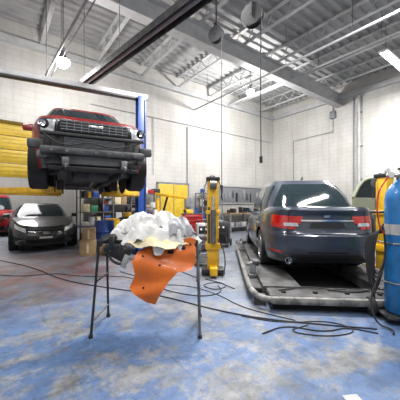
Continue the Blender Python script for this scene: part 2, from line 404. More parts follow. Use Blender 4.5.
def sedan(name,paint,X,D,z,heading,rear=False,scale=1,**kw):
    sp=dict(sed); sp.update(kw); c=Car(sp); b=c.b
    c.body(paint); c.windows([(.95,-.08),(-.14,-.95),(-1.0,-1.32)])
    c.wheels(); c.mirrors(.78,1.0,paint)
    for sd in(1,-1):
        for x in (.86,-.12,-1.02):
            p0=c.pS(x,sd);p1=c.pS(x-.012,sd)
            if abs(p1-p0)<1: c.patch([(p0,.12),(p1,.12),(p1,.98),(p0,.98)],.003,dark,1,14)
        for x in (.05,-.93):
            pt=c.hull(c.pS(x,sd),.78,0,False); b.box((pt.x,pt.y+sd*.02,pt.z),(.18,.03,.025),paint,.01)
    zr=c.cz1+.03
    b.add([(-1.0,-.02,zr),(-1.0,.02,zr),(-.78,0,zr+.01),(-1.0,0,zr+.075)],[(0,1,2),(1,3,2),(0,2,3),(0,3,1)],paint)
    for sd in (1,-1):
        y0=.50*sd
        a0=c.pR(y0); a1=c.pS(-2.08,sd); 
        c.patch([(a0,.60),(a1,.64),(a1,.86),(a0,.84)],.012,redlight,22,6)
        c.patch([(c.pR(.44*sd),.66),(c.pR(.66*sd),.66),(c.pR(.66*sd),.72),(c.pR(.47*sd),.72)],.017,paleLens,10,2)
        c.patch([(c.pR(.38*sd),.76),(c.pR(.50*sd),.64),(c.pR(.50*sd),.84),(c.pR(.38*sd),.84)],.012,redlight,4,3)
        c.patch([(c.pR(.66*sd),.17),(c.pR(.82*sd),.18),(c.pR(.82*sd),.215),(c.pR(.66*sd),.205)],.006,redlight,8,1)
        c.patch([(c.pR(.60*sd),.52),(c.pR(.61*sd),.52),(c.pR(.585*sd),.97),(c.pR(.575*sd),.97)],.014,dark,1,8)
        b.lathe([(.045,-2.42),(.05,-2.42),(.05,-2.25),(.04,-2.25),(.04,-2.41),(.001,-2.3)],chrome,(0,.60*sd,.27),'x',18)
    c.patch([(c.pR(.78),.525),(c.pR(-.78),.525),(c.pR(-.78),.537),(c.pR(.78),.537)],.006,dark,20,1)
    c.patch([(c.pR(.28),.63),(c.pR(-.28),.63),(c.pR(-.24),.73),(c.pR(.24),.73)],.004,dark if not rear else black,16,3)
    c.patch([(c.pR(.40),.75),(c.pR(-.40),.75),(c.pR(-.40),.778),(c.pR(.40),.778)],.014,chrome if rear else paint,16,1)
    c.patch([(c.pR(.045),.82),(c.pR(-.045),.82),(c.pR(-.045),.87),(c.pR(.045),.87)],.010,chrome,4,2)
    c.patch([(c.pR(.70),.955),(c.pR(-.70),.955),(c.pR(-.70),.985),(c.pR(.70),.985)],.02,paint,20,1)
    if not rear: c.patch([(c.pR(.15),.615),(c.pR(-.15),.615),(c.pR(-.15),.73),(c.pR(.15),.73)],.010,white,4,2)
    c.patch([(c.pR(.66),.015),(c.pR(-.66),.015),(c.pR(-.60),.17),(c.pR(.60),.17)],.006,black,16,3)
    c.patch([(c.pR(.30),.19),(c.pR(-.30),.19),(c.pR(-.30),.21),(c.pR(.30),.21)],.004,dark,10,1)
    for sd in(1,-1):
        c.patch([(c.pF(.48*sd),.74),(c.pS(1.98,sd),.80),(c.pS(1.90,sd),.93),(c.pF(.50*sd),.88)],.010,paleLens,20,5)
        c.patch([(c.pF(.50*sd),.72),(c.pS(1.98,sd),.78),(c.pS(1.98,sd),.80),(c.pF(.50*sd),.74)],.012,chrome,20,1)
        c.patch([(c.pF(.55*sd),.20),(c.pF(.80*sd),.20),(c.pF(.78*sd),.42),(c.pF(.60*sd),.36)],.008,dark,8,3)
    c.patch([(c.pF(-.42),.56),(c.pF(.42),.56),(c.pF(.50),.86),(c.pF(-.50),.86)],.008,dark,16,4)
    for k in range(4): 
        t=.60+k*.065; c.patch([(c.pF(-.44),t),(c.pF(.44),t),(c.pF(.44),t+.015),(c.pF(-.44),t+.015)],.018,chrome,14,1)
    c.patch([(c.pF(-.07),.66),(c.pF(.07),.66),(c.pF(.07),.80),(c.pF(-.07),.80)],.026,chrome,4,2)
    c.patch([(c.pF(-.55),.10),(c.pF(.55),.10),(c.pF(.46),.34),(c.pF(-.46),.34)],.008,dark,16,3)
    c.patch([(c.pF(-.16),.40),(c.pF(.16),.40),(c.pF(.16),.52),(c.pF(-.16),.52)],.014,white,4,2)
    o=b.build(name,X,D,z,heading); return o
def hd(dx,dd): return math.atan2(dd,dx)
PZ=.22
th=math.radians(90-5)
rx,rd=1.95,4.08
sedan('sedan_car',legacyP,rx+math.cos(th)*2.4,rd+math.sin(th)*2.4,PZ,th,rear=True,cz1=1.60,cw1=.62,cw0=.84,cr0=-1.98,cr1=-1.15)
hx,hy=.55,-.83
sedan('sedan_car',sedanP,-4.36-hx*2.4,7.65-hy*2.4,0,hd(hx,hy),cz1=1.38)
u0,v0=-.25,16.3
sedan('sedan_car',red,.8*u0-.6*v0,.6*u0+.8*v0,0,hd(.6,-.8),cz0=1.0,cz1=1.80,cw1=.70,cr1=-1.6,cf0=1.5,ztop=[(-2.42,1.1),(0,1.12),(1.1,1.12),(1.9,1.08),(2.42,.95)])
# SUV on lift
suv=dict(Lf=2.42,Lr=2.42,Wd=.97,zb=.30,nf=4.2,nr=5,crown=.06,
 ztop=[(-2.42,1.10),(-1,1.12),(1.0,1.17),(1.8,1.15),(2.2,1.10),(2.42,1.04)],
 lf=[(0,.93),(.2,.96),(.5,.97),(.80,.985),(.93,.975),(1,.94)],lr=[(0,.96),(.3,1),(.6,.985),(1,.96)],
 w=[(0,.96),(.15,.985),(.5,1),(.85,.98),(1,.92)],
 xf=1.50,xr=-1.45,rw=.395,ra=.45,cf0=1.25,cr0=-2.38,cf1=.50,cr1=-2.05,cw0=.88,cw1=.72,cz0=1.10,cz1=1.78,nc=5,rcrown=.06)
c=Car(suv); b=c.b; c.body(darkred,dirtyblk); c.windows([(.95,.0),(-.06,-1.05),(-1.12,-2.0)]); c.wheels(rim=alu,spokes=5,tw=.27); c.mirrors(.85,1.2,darkred)
a_=c.pS(2.12,1)
c.patch([(-a_,.0),(a_,.0),(a_,.90),(-a_,.90)],.010,dirtyblk,40,10)
for sd in(1,-1):
    c.patch([(c.pF(.54*sd),.62),(c.pS(2.12,sd),.64),(c.pS(2.05,sd),.92),(c.pF(.52*sd),.92)],.03,black,16,5)
    c.patch([(c.pF(.58*sd),.67),(c.pS(2.18,sd),.69),(c.pS(2.12,sd),.89),(c.pF(.56*sd),.89)],.042,paleLens,16,5)
    b.lathe([(.065,2.39),(.07,2.43),(.05,2.44),(.02,2.41),(.001,2.41)],dark,(0,.70*sd,.90),'x',20)
    b.lathe([(.045,2.40),(.05,2.445),(.04,2.44),(.001,2.42)],chrome,(0,.72*sd,.90),'x',16)
    c.patch([(c.pF(.60*sd),.28),(c.pS(2.15,sd),.28),(c.pS(2.12,sd),.54),(c.pF(.66*sd),.58)],.03,black,12,5)
    b.box((2.33,.80*sd,.62),(.08,.22,.14),dirtyblk,.03); b.box((2.36,.72*sd,.46),(.10,.14,.10),steel,.02)
    b.box((2.30,.42*sd,.36),(.40,.09,.14),steel,.01)
    b.tube([(2.45,.42*sd,.34),(2.54,.42*sd,.32),(2.54,.42*sd,.27),(2.45,.42*sd,.26)],.016,steel,smooth=1)
    b.box((1.0,.45*sd,.26),(2.6,.10,.14),dirtyblk,.01); b.box((-1.2,.45*sd,.28),(2.2,.10,.14),dirtyblk,.01)
    b.tube([(2.2,.40*sd,.30),(1.9,.55*sd,.24),(1.5,.78*sd,.28)],.03,steel,smooth=1); b.cyl((1.5,.62*sd,.3),(1.5,.60*sd,.85),.045,black)
b.box((2.39,0,.91),(.05,1.00,.19),black,.02)
for k in range(4): b.box((2.42,0,.85+k*.042),(.02,.96,.009),greymetal,.003)
for k in range(9): b.box((2.425,-.40+k*.10,.91),(.012,.008,.16),greymetal)
b.box((2.43,0,.93),(.025,.22,.045),chrome,.01)
b.box((2.41,0,.775),(.06,1.50,.05),black,.01)
b.box((2.39,0,.66),(.03,.90,.17),dark)
for k in range(9): b.box((2.41,0,.585+k*.018),(.012,.88,.006),greymetal)
b.box((2.43,0,.525),(.12,1.50,.11),dirtyblk,.03)
for k in range(7): b.cyl((2.48,-.6+k*.2,.525),(2.493,-.6+k*.2,.525),.022,steel,n=12)
b.box((2.36,0,.41),(.05,.82,.13),greymetal,.01)
for k in range(7): b.box((2.39,0,.355+k*.017),(.012,.80,.007),steel)
b.box((2.30,0,.29),(.20,1.3,.05),black,.01)
b.tube([(2.43,-.7,.76),(2.46,-.55,.63),(2.47,-.35,.60),(2.45,-.1,.69),(2.46,.2,.61),(2.45,.5,.67),(2.43,.7,.75)],.012,rubber,6,2)
b.tube([(2.43,.6,.5),(2.46,.58,.38),(2.42,.50,.24),(2.38,.48,.32)],.012,rubber,6,2)
b.tube([(2.43,-.5,.5),(2.47,-.46,.36),(2.42,-.30,.22),(2.38,-.2,.30)],.010,rubber,6,2)
b.tube([(1.3,.1,.26),(.2,.15,.2),(-1,.2,.22),(-2.1,.5,.24)],.035,steel,10,2); b.cyl((-1.6,-.4,.26),(-1.6,.3,.26),.10,steel)
b.lathe([(.01,-.1),(.14,-.1),(.14,.12),(.01,.12)],dirtyblk,(-1.45,0,.36),'y',20); b.box((1.4,0,.26),(.7,.6,.14),dirtyblk,.03)
LZ=1.61; ha=math.radians(27)
hx,hy=math.sin(ha),-math.cos(ha)
fx,fd=-1.61,4.17; cx,cd=fx-hx*2.42,fd-hy*2.42
b.build('suv_car',cx,cd,LZ,hd(hx,hy))
b=B(); HB=4.25
OX=-.40
def post(y,sg):
    b.box((OX,y,HB/2),(.28,.03,HB),blue,.005); b.box((OX+.14,y-sg*.10,HB/2),(.03,.22,HB),blue,.005); b.box((OX-.14,y-sg*.10,HB/2),(.03,.22,HB),blue,.005)
    b.box((OX,y,.02),(.5,.5,.04),blue,.01)
    b.box((OX,y-sg*.13,LZ+.30),(.22,.16,.75),yellow,.01)
    for (tx,ty) in ((1.05,sg*.50),(-.95,sg*.50)):
        p=Vector((OX,y-sg*.16,LZ+.02)); q=Vector((tx,ty,LZ+.02)); d=q-p
        b.box((p+q)/2,(d.length,.13,.12),yellow,.012,(0,0,math.atan2(d.y,d.x)))
        b.cyl((tx,ty,LZ+.02),(tx,ty,LZ+.195),.07,black)
post(-2.40,-1); post(1.54,1)
b.box((OX,-.43,HB+.03),(.14,4.10,.12),whitesteel,.01); b.box((OX,-.43,HB-.06),(.16,4.05,.04),black,.01)
b.tube([(OX+.16,1.50,HB-.1),(OX+.18,1.52,2.4),(OX+.17,1.5,.3)],.012,rubber,6,1)
b.build('two_post_lift',cx+.0,cd,0,hd(hx,hy))
# ---------------------------------------------------------------- frame rack
b=B()
for sd in (1,-1):
    b.box((2.3,sd*.78,PZ-.03),(5.4,.52,.05),rust,.01); b.box((2.3,sd*1.02,PZ-.09),(5.4,.04,.14),rust); b.box((2.3,sd*.54,PZ-.09),(5.4,.04,.14),rust)
    for x in(-.2,1.5,3.2,4.7): b.box((x,sd*.78,PZ/2-.03),(.15,.40,PZ-.07),rust)
b.box((-.52,0,PZ-.07),(.40,2.00,.08),rust,.03); b.box((-.76,0,PZ-.08),(.09,2.0,.10),dustwhite,.04)
for sd in(1,-1):
    b.tube([(-.76,sd*.95,PZ-.08),(-.68,sd*1.12,PZ-.08),(-.35,sd*1.20,PZ-.08),(.2,sd*1.21,PZ-.08),(3.8,sd*1.21,PZ-.08)],.04,dustwhite,10,2)
    b.box((2.3,sd*1.11,PZ-.09),(5.2,.16,.04),rust)
b.box((1.5,0,PZ-.10),(.14,1.1,.08),rust); b.box((3.3,0,PZ-.10),(.14,1.1,.08),rust)
b.box((2.0,0,.02),(4.6,1.04,.03),dark); b.box((-.50,0,.05),(.36,1.9,.08),dark)  # near-black sheets on the floor: painted shade between runways and under the crossbeam
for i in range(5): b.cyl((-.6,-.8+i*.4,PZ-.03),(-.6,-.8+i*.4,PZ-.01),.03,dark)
for x in(-.5,1,2.6,4): 
    for sd in(1,-1): b.box((x,sd*1.1,(PZ-.1)/2),(.12,.16,PZ-.1),rust)
b.build('frame_rack',rx,rd,0,th)
def onrack(x,y): return rx+math.cos(th)*x-math.sin(th)*y, rd+math.sin(th)*x+math.cos(th)*y
for (x,y) in((.35,1.10),(2.9,1.10)):
    b=B(); b.box((0,0,.03),(.3,.16,.06),steel,.01); b.box((0,0,.14),(.12,.1,.2),greymetal,.01); b.box((0,-.05,.25),(.2,.12,.05),steel,.01); b.cyl((0,-.1,.2),(0,.1,.2),.025,steel)
    X,D=onrack(x,y); b.build('rack_clamp',X,D,PZ-.07,th)
b=B(); zz=PZ-.018
b.tube([(-.5,-.95,zz),(-.3,-.55,zz+.01),(-.62,-.1,zz),(-.35,.4,zz+.01),(-.55,.85,zz)],.011,rubber,6,3)
b.tube([(-.45,-.9,zz),(-.62,-.5,zz),(-.4,-.2,zz+.01),(-.5,.2,zz)],.009,rubber,6,3)
b.build('hydraulic_hose',rx,rd,0,th)
def tower(X,D,ang,h,w=.22):
    b=B()
    b.box((0,0,h/2+.05),(w,.21,h-.1),yellow,.015); b.box((0,0,.07),(.44,.34,.10),black,.02); b.box((.0,-.20,.12),(.14,.34,.14),yellow,.01)
    b.box((0,0,h+.02),(w+.04,.26,.07),black,.01); b.box((0,0,.55),(w+.07,.28,.12),yellow,.01); b.box((0,0,1.2),(w+.05,.26,.08),yellow,.01)
    b.cyl((0,-.16,.62),(0,-.16,1.25),.05,steel); b.cyl((0,-.16,1.25),(0,-.16,1.5),.025,chrome)
    b.cyl((-.06,-.15,h-.1),(.06,-.15,h-.1),.08,steel)
    b.box((-w*.36,-.107,.9),(.03,.01,.8),black)
    for sx in(-.18,.18):
        for sy in(-.1,.12): b.cyl((sx-.02,sy,.045),(sx+.02,sy,.045),.045,rubber)
    for i in range(26):
        z=h-.12-i*.045; x=-.16-.03*math.sin(i*.3)
        e=(0 if i%2 else .014)
        b.tube([(x+e,-.12+e,z+.02),(x+e,-.12+e,z-.02),(x-e,-.12-e,z-.02),(x-e,-.12-e,z+.02),(x+e,-.12+e,z+.02)],.006,steel,5)
    b.tube([(-.14,-.12,h-.1),(-.12,-.1,h+.02),(.0,-.1,h+.10),(.14,-.08,h-.05),(.18,-.1,h-.4)],.010,rubber,6,2)
    b.tube([(.08,-.16,.7),(.2,-.2,.5),(.22,-.3,.2),(.15,-.38,.03)],.012,rubber,6,2)
    b.build('pulling_tower',X,D,0,ang)
tower(.25,5.25,0,1.82); tower(3.42,5.0,math.radians(200),1.86,.2)
# ---------------------------------------------------------------- folding stand + load
SX,SD=-.55,2.98
b=B(); zt=.94
for sx in(-.50,.50):
    k=(1 if sx<0 else -1)
    for sy in (-.24,.24): b.box((sx,sy*.55,zt-.02),(.035,.035,.035),black)
    b.tube([(sx-.02*k,-.12,zt),(sx-.05*k,-.26,.0)],.014,black if sx<0 else steel)
    b.tube([(sx-.02*k,.12,zt),(sx-.05*k,.26,.0)],.014,black if sx<0 else steel)
    b.tube([(sx*1.085,-.235,.16),(sx*1.085,.235,.16)],.011,steel); b.tube([(sx,-.12,zt),(sx,.12,zt)],.015,black)
    b.tube([(sx*1.04,-.18,.55),(sx*1.04,.18,.55)],.010,black)
    for sy in(-1,1): b.cyl((sx*1.1,sy*.26,0),(sx*1.1,sy*.26,.03),.022,rubber)
for sy in(-.12,.12): b.box((0,sy,zt+.01),(1.06,.035,.04),black,.008)
b.build('folding_work_stand',SX,SD,0,0)
def ridge(p): return 1-abs(noise.noise(p))*2.2
def heap(bb,c,rx_,ry_,h,seed,mt,droop=.10,amp=.05,rz=0):
    N=56
    def f(u,v):
        a=u*2*pi; q=v
        edge=1+.16*math.sin(3*a+seed)+.10*math.sin(7*a+seed*2)
        x=q*rx_*edge*math.cos(a); y=q*ry_*edge*math.sin(a)
        z=h*(1-q**2.2)
        P=Vector((x*7+seed,y*7,seed)); z+=amp*(ridge(P)-.6)+amp*.5*(ridge(P*2.3)-.6)
        if q>.75: z-=droop*(q-.75)/.25*(1+.5*math.sin(9*a+seed))
        z=max(z,-droop*1.4)
        xx=x*math.cos(rz)-y*math.sin(rz); yy=x*math.sin(rz)+y*math.cos(rz)
        return Vector((c[0]+xx+.015*noise.noise(P*1.7),c[1]+yy,c[2]+z))
    bb.grid(f,N*2,26,mt,wrap=True)
b=B(); z=zt+.035
heap(b,(.06,-.04,z+.00),.46,.24,.05,5.5,cream,.05,.03)
heap(b,(-.16,.0,z+.03),.25,.20,.12,4.4,cloth,.07,.05)
heap(b,(.25,-.02,z+.03),.27,.22,.14,2.3,cloth,.12,.05,.3)
heap(b,(.03,-.02,z+.07),.28,.19,.14,1.2,cloth,.10,.06,-.2)
heap(b,(.31,-.04,z+.13),.17,.15,.10,7.7,cloth2,.09,.05)
heap(b,(-.08,.0,z+.18),.18,.14,.09,9.1,cloth,.07,.05)
heap(b,(.16,.0,z+.19),.17,.14,.09,12.3,cloth,.07,.05)
heap(b,(-.24,.01,z+.14),.13,.12,.08,3.9,cloth,.05,.04)
b.build('cloth_pile',SX,SD,0,0,sharp=60)
b=B()
outline=[(-.26,-.02),(-.17,.03),(-.05,.02),(.10,.08),(.28,.12),(.335,.10),(.335,-.14),(.28,-.20),(.16,-.21),(.07,-.30),(-.01,-.42),(-.06,-.52),(-.15,-.50),(-.28,-.42),(-.33,-.37),(-.27,-.24),(-.30,-.11)]
bm=bmesh.new(); vs=[bm.verts.new((x,z_,0)) for x,z_ in outline]; fc=bm.faces.new(vs)
bmesh.ops.triangulate(bm,faces=[fc]); bmesh.ops.subdivide_edges(bm,edges=bm.edges[:],cuts=5,use_grid_fill=True); bmesh.ops.triangulate(bm,faces=bm.faces[:])
bm.verts.index_update()
def bend(x,z_): return -.22-.08*math.cos(x*3.2)+.10*(z_+.1)**2*3 + (.03 if z_>.0 else 0) + .045*math.tanh((z_+.12+.25*x)*25)+.03*math.tanh((z_+.33-.2*x)*25)
pts=[Vector((v.co.x,bend(v.co.x,v.co.y),.88+v.co.y)) for v in bm.verts]
fs=[[v.index for v in f.verts] for f in bm.faces]
bnd=[(e.verts[0].index,e.verts[1].index) for e in bm.edges if e.is_boundary]; n=len(pts)
b.add(pts+[p+Vector((0,.014,0)) for p in pts],fs+[[i+n for i in reversed(f)] for f in fs]+[(a,c_,c_+n,a+n) for a,c_ in bnd],orange); bm.free()
for (x,z_) in((.08,-.02),(.20,.01)): b.box((x,bend(x,z_)-.003,.88+z_),(.06,.014,.035),dark,.004)
for (x,z_) in((-.20,-.06),(-.02,-.14),(.28,.05),(-.18,-.36)): b.cyl((x,bend(x,z_)-.006,.88+z_),(x,bend(x,z_)+.01,.88+z_),.010,dark)
b.build('bumper_cover',SX+.17,SD,0,0,sharp=50)
b=B()
b.box((-.28,-.19,.83),(.20,.03,.12),black,.01,(0,.5,0)); b.box((-.36,-.20,.90),(.16,.04,.05),black,.01,(0,-.2,.2)); b.tube([(-.42,-.19,.90),(-.36,-.21,.76),(-.24,-.2,.72),(-.2,-.19,.82)],.014,black,8,2)
b.box((-.42,-.10,.99),(.16,.16,.05),black,.02,(.2,-.3,.4)); b.box((-.36,-.20,.95),(.05,.05,.14),black,.01)
b.box((-.22,-.2,.76),(.06,.03,.14),lightgrey,.01,(0,.4,0))
b.build('bumper_bracket',SX,SD,0,0)
# ---------------------------------------------------------------- gas cylinder cart
b=B()
r=.165
def bottle(x,y,m,h=1.42):
    b.lathe([(.001,.10),(r*.9,.10),(r,.13),(r,h-.18),(r*.93,h-.10),(r*.7,h-.02),(r*.36,h+.03),(r*.30,h+.06),(.001,h+.06)],m,(x,y,0),'z',32)
    b.lathe([(.05,h+.03),(.05,h+.10),(.03,h+.10),(.03,h+.03)],steel,(x,y,0),'z',16); b.cyl((x,y,h+.05),(x,y,h+.17),.018,chrome)
    b.lathe([(.001,h+.17),(.035,h+.17),(.035,h+.19),(.001,h+.19)],black,(x,y,0),'z',16)
    b.cyl((x-.10,y,h+.11),(x,y,h+.11),.014,chrome); b.cyl((x-.12,y-.03,h+.11),(x-.12,y+.02,h+.11),.035,chrome); b.cyl((x-.16,y-.03,h+.16),(x-.16,y+.0,h+.16),.028,white)
bottle(0,0,bluecyl,1.58); bottle(.38,.05,green,1.2)
b.lathe([(r+.002,1.0),(r+.002,1.12)],lightgrey,(0,0,0),'z',32)
b.box((.17,0,.075),(.80,.38,.03),black,.008)
for x in(-.20,.58): b.tube([(x,.20,.06),(x,.22,1.1),(x,.30,1.25)],.015,black,8,1)
b.tube([(-.20,.30,1.25),(.58,.30,1.25)],.015,black)
for z in(.45,.90): b.tube([(-.20,.21,z),(-.18,-.10,z),(.0,-.185,z),(.18,-.10,z),(.38,-.14,z),(.58,-.05,z),(.58,.21,z)],.010,steel,6,1)
for x in(-.27,.65):
    b.lathe([(.04,-.025),(.10,-.03),(.11,-.015),(.11,.015),(.10,.03),(.04,.025)],rubber,(x,.12,.11),'x',24); b.lathe([(.001,-.02),(.045,-.03),(.045,.03),(.001,.02)],greymetal,(x,.12,.11),'x',16)
b.cyl((-.27,.12,.11),(.65,.12,.11),.012,steel)
for k in range(6):
    b.tube([(-.20,-.02,1.12-.02*k),(-.30-.018*k,-.06+.02*k,.98),(-.33-.01*k,-.05,.65-.04*k),(-.28,-.05+.01*k,.50-.05*k),(-.18,-.04,.75),(-.20,-.02,1.08)],.009,rubber,6,3)
b.tube([(-.14,-.01,1.68),(-.32,-.1,1.45),(-.30,-.12,1.1),(-.2,-.05,1.0)],.008,redlight,6,3)
b.tube([(-.22,-.05,.6),(-.40,-.12,.3),(-.38,-.22,.03),(-.24,-.30,.015),(-.30,-.42,.015)],.010,rubber,6,3)
b.build('gas_cylinder_cart',2.34,3.14,0,math.radians(-8))
def hose(pts,r,m=rubber):
    b=B(); b.tube([(x,y,r+.001) for x,y in pts],r,m,8,3); b.build('air_hose',0,0,0,0)
hose([(-5.0,6.6),(-3.6,5.8),(-2.4,4.75),(-1.5,4.35),(-.6,4.0),(.15,3.45),(.75,3.15),(1.4,3.0),(1.9,2.90)],.008)
hose([(.3,4.5),(.35,4.1),(.0,3.9),(-.6,4.25),(-1.0,4.9),(-1.6,5.4)],.007)
hose([(.65,2.80),(.95,3.0),(1.3,2.82),(1.6,2.95),(1.85,2.80)],.007)
hose([(-1.9,6.9),(-1.2,6.0),(-.7,5.9),(-.3,5.3),(.0,4.85)],.007)
hose([(-4.2,5.3),(-3.4,5.0),(-2.8,5.3),(-2.2,5.0),(-1.4,5.1),(-.8,4.5),(-.2,4.5),(.3,4.0),(.55,3.5),(1.1,3.12)],.006)
hose([(.1,4.85),(.5,4.5),(.25,4.2),(.0,4.5),(.3,4.7),(.55,4.3)],.007)
hose([(.5,3.25),(.9,3.05),(1.5,3.12),(1.7,2.85),(1.3,2.72),(.9,2.85),(1.2,3.0)],.006)
b=B()
b.box((0,0,.04),(.5,1.2,.06),rust,.01)
for k in range(6): b.box((0,-.48+k*.19,.078),(.44,.03,.015),steel)
b.box((-.24,0,.06),(.03,1.2,.09),steel); b.box((.24,0,.06),(.03,1.2,.09),steel)
b.build('ramp_plate',.20,6.4,0,math.radians(-5))
b=B()
poly=[(-.55,0),(.5,0),(.55,.25),(.5,.62),(-.55,.66)]
b.plate(poly,.09,olive,Matrix.Rotation(pi/2,4,'X'))
b.tube([(-.55,-.05,.66),(-.35,-.05,1.02),(-.1,-.05,1.14),(.42,-.05,1.08),(.5,-.05,.62)],.035,olive,8,1); 
b.plate([(-.5,.66),(-.33,.99),(-.1,1.10),(.40,1.04),(.47,.64)],.01,glass,Matrix.Translation((0,-.04,0))@Matrix.Rotation(pi/2,4,'X'))
b.box((.3,-.11,.5),(.2,.03,.03),black,.01)
b.build('car_door',4.2,6.6,.86,math.radians(10))
b=B()
for x in(-.5,.5):
    for y in(-.18,.18): b.box((x,y,.42),(.04,.04,.84),steel)
b.box((0,0,.84),(1.2,.46,.035),wood,.005); b.box((0,0,.3),(1.0,.4,.03),steel)
b.build('work_table',4.2,6.6,0,math.radians(10))
# ---------------------------------------------------------------- overhead
HT=H+.195
b=B()
p=Vector((1.95,8.3,4.85)); q=Vector((2.70,3.5,4.85)); q=q+(q-p)*.7; d=(q-p); a=math.atan2(d.y,d.x); m=(p+q)/2
b.box(m,(d.length,.26,.03),black,.005,(0,0,a)); side=Vector((-math.sin(a),math.cos(a),0))
for s_ in(-1,1): b.box(m+side*s_*.13-Vector((0,0,.06)),(d.length,.02,.14),dirtyblk,0,(0,0,a))
b.tube([p-Vector((0,0,.07)),q-Vector((0,0,.07))],.045,greymetal,12)
for k in range(5):
    c_=p+d*(k/4*.96+.02); b.cyl(c_,(c_.x,c_.y,HT),.008,steel,n=6)
b.build('radiant_heater',world=True)
b=B(); p=Vector((1.04,8.6,4.85)); q=Vector((1.30,3.0,4.85))
b.tube([p,q],.03,greymetal); b.tube([p+Vector((.12,0,0)),q+Vector((.12,0,0))],.012,steel)
for k in range(4):
    c_=p.lerp(q,.05+k*.3); b.cyl(c_,(c_.x,c_.y,HT),.008,steel,n=6)
b.build('overhead_pipe',world=True)
for (u,z) in((7.3,5.75),(9.2,6.3)):
    b=B(); b.tube([(u,VN-.03,z),(u,VS+2,z)],.035,whitesteel)
    for k in range(5): b.cyl((u,VN-1-k*2,z),(u,VN-1-k*2,HT),.008,steel,n=6)
    b.build('sprinkler_pipe',world=True)
b=B(); v=5.4; b.tube([(UE-.105,v,H-.6),(UE-.105,v,.0)],.06,whitesteel,12); b.tube([(UE-.05,v+.25,H-.6),(UE-.05,v+.25,2.0)],.02,greymetal)
for z in(1,2.5,4,5.5): b.box((UE-.05,v,z),(.09,.2,.04),steel)
b.build('downpipe',world=True)
b=B(); b.tube([(UE-.05,6.6,H-.55),(UE-.05,6.6,5.9)],.02,greymetal); b.box((UE-.08,6.6,5.7),(.14,.25,.35),greymetal,.01); b.tube([(UE-.05,6.6,5.5),(UE-.05,6.6,4.9),(UE-.05,8.8,4.85),(UE-.05,8.8,0)],.015,greymetal); b.build('junction_box',world=True)
b=B(); b.tube([(6.9,VN-.04,4.9),(6.9,VN-.04,1.6)],.02,greymetal); b.box((6.9,VN-.08,1.45),(.3,.15,.45),greymetal,.01); b.build('electrical_panel',world=True)
b=B(); b.tube([(2.7,VN-.04,5.0),(12.9,VN-.04,5.0)],.022,whitesteel); b.tube([(5.2,VN-.04,5.0),(5.2,VN-.04,2.6)],.018,whitesteel); b.tube([(11.5,VN-.04,5.0),(11.5,VN-.04,2.4)],.018,whitesteel); b.build('conduit_run',world=True)
def reel(X,D,z,r,drop):
    b=B()
    b.lathe([(.02,-.07),(r,-.07),(r,-.055),(r*.7,-.05),(r*.7,.05),(r,.055),(r,.07),(.02,.07)],black,(0,0,0),'x',28)
    b.lathe([(r*.70,-.045),(r*.88,-.04),(r*.88,.04),(r*.70,.045)],rubber,(0,0,0),'x',28)
    for s_ in(-1,1): b.box((s_*.085,0,r*.5+.02),(.012,.04,r+.06),black)
    b.box((0,0,r+.05),(.19,.06,.03),black)
    b.cyl((0,0,r+.04),(0,0,HT-z),.02,steel,n=8)
    b.tube([(0,-r*.8,0),(0,-r*.8,-.4),(.03,-r*.7,-drop*.5),(0,-r*.8,-drop)],.010,rubber,6,2); b.cyl((0,-r*.8,-drop),(0,-r*.8,-drop-.12),.03,black)
    b.build('cord_reel',X,D,z,math.radians(60))
reel(.42,7.0,5.75,.20,3.9); reel(1.0,5.15,4.95,.21,2.7)
def lamp(X,D,z,pw):
    b=B(); top=HT-z
    b.lathe([(.03,.26),(.05,.25),(.08,.16),(.14,.07),(.16,.04),(.155,.04),(.13,.08),(.07,.14)],alu,n=24)
    b.lathe([(.001,-.16),(.08,-.14),(.14,-.08),(.16,.0),(.13,.06),(.001,.09)],lampE,n=20); b.cyl((0,0,.25),(0,0,top),.012,steel,n=8); b.box((0,0,.30),(.14,.14,.12),greymetal,.01)
    b.build('high_bay_lamp',X,D,z,0)
    u,v=W(X,D); l=bpy.data.lights.new('l','POINT'); l.energy=pw; l.shadow_soft_size=.15; l.color=(1,.975,.94); o=bpy.data.objects.new('high_bay_light',l); o.location=(u,v,z-.34); bpy.context.collection.objects.link(o)
lamp(-3.55,7.0,5.05,200); lamp(2.05,11,5.95,480)
def fluoro(u,v,z,pw,L=2.4,rot=0):
    b=B(); b.box((0,0,.05),(L,.28,.06),white,.01)
    for s_ in(-.08,.08): b.cyl((-L/2+.05,s_,.0),(L/2-.05,s_,.0),.018,tubeE,n=10)
    for x in(-L*.4,L*.4): b.cyl((x,0,.08),(x,0,HT-z),.006,steel,n=6)
    b.build('fluorescent_light',world=True,loc=(u,v,z),ang=rot)
    l=bpy.data.lights.new('fl','AREA'); l.shape='RECTANGLE'; l.size=L; l.size_y=.3; l.energy=pw; l.color=(1,.985,.96)
    o=bpy.data.objects.new('fluorescent_glow',l); o.location=(u,v,z-.05); o.rotation_euler=(0,0,rot); bpy.context.collection.objects.link(o)
fluoro(3.9,4.1,6.1,560,1.4)  # unseen fixture, added above the frame so shadows fall toward the camera
for (u,v,p_) in((6.0,2.2,280),(3.2,.2,140),(-1.5,3.6,260),(5,-1.8,110),(0,-1.5,130)): fluoro(u,v,6.1,p_)  # more unseen fixtures, added out of view to brighten the room
fluoro(10.7,3.3,6.1,300,2.2)
l=bpy.data.lights.new('bl','AREA'); l.size=4; l.energy=420; o=bpy.data.objects.new('bay_light',l); o.location=(-.5,14.5,4.7); bpy.context.collection.objects.link(o)
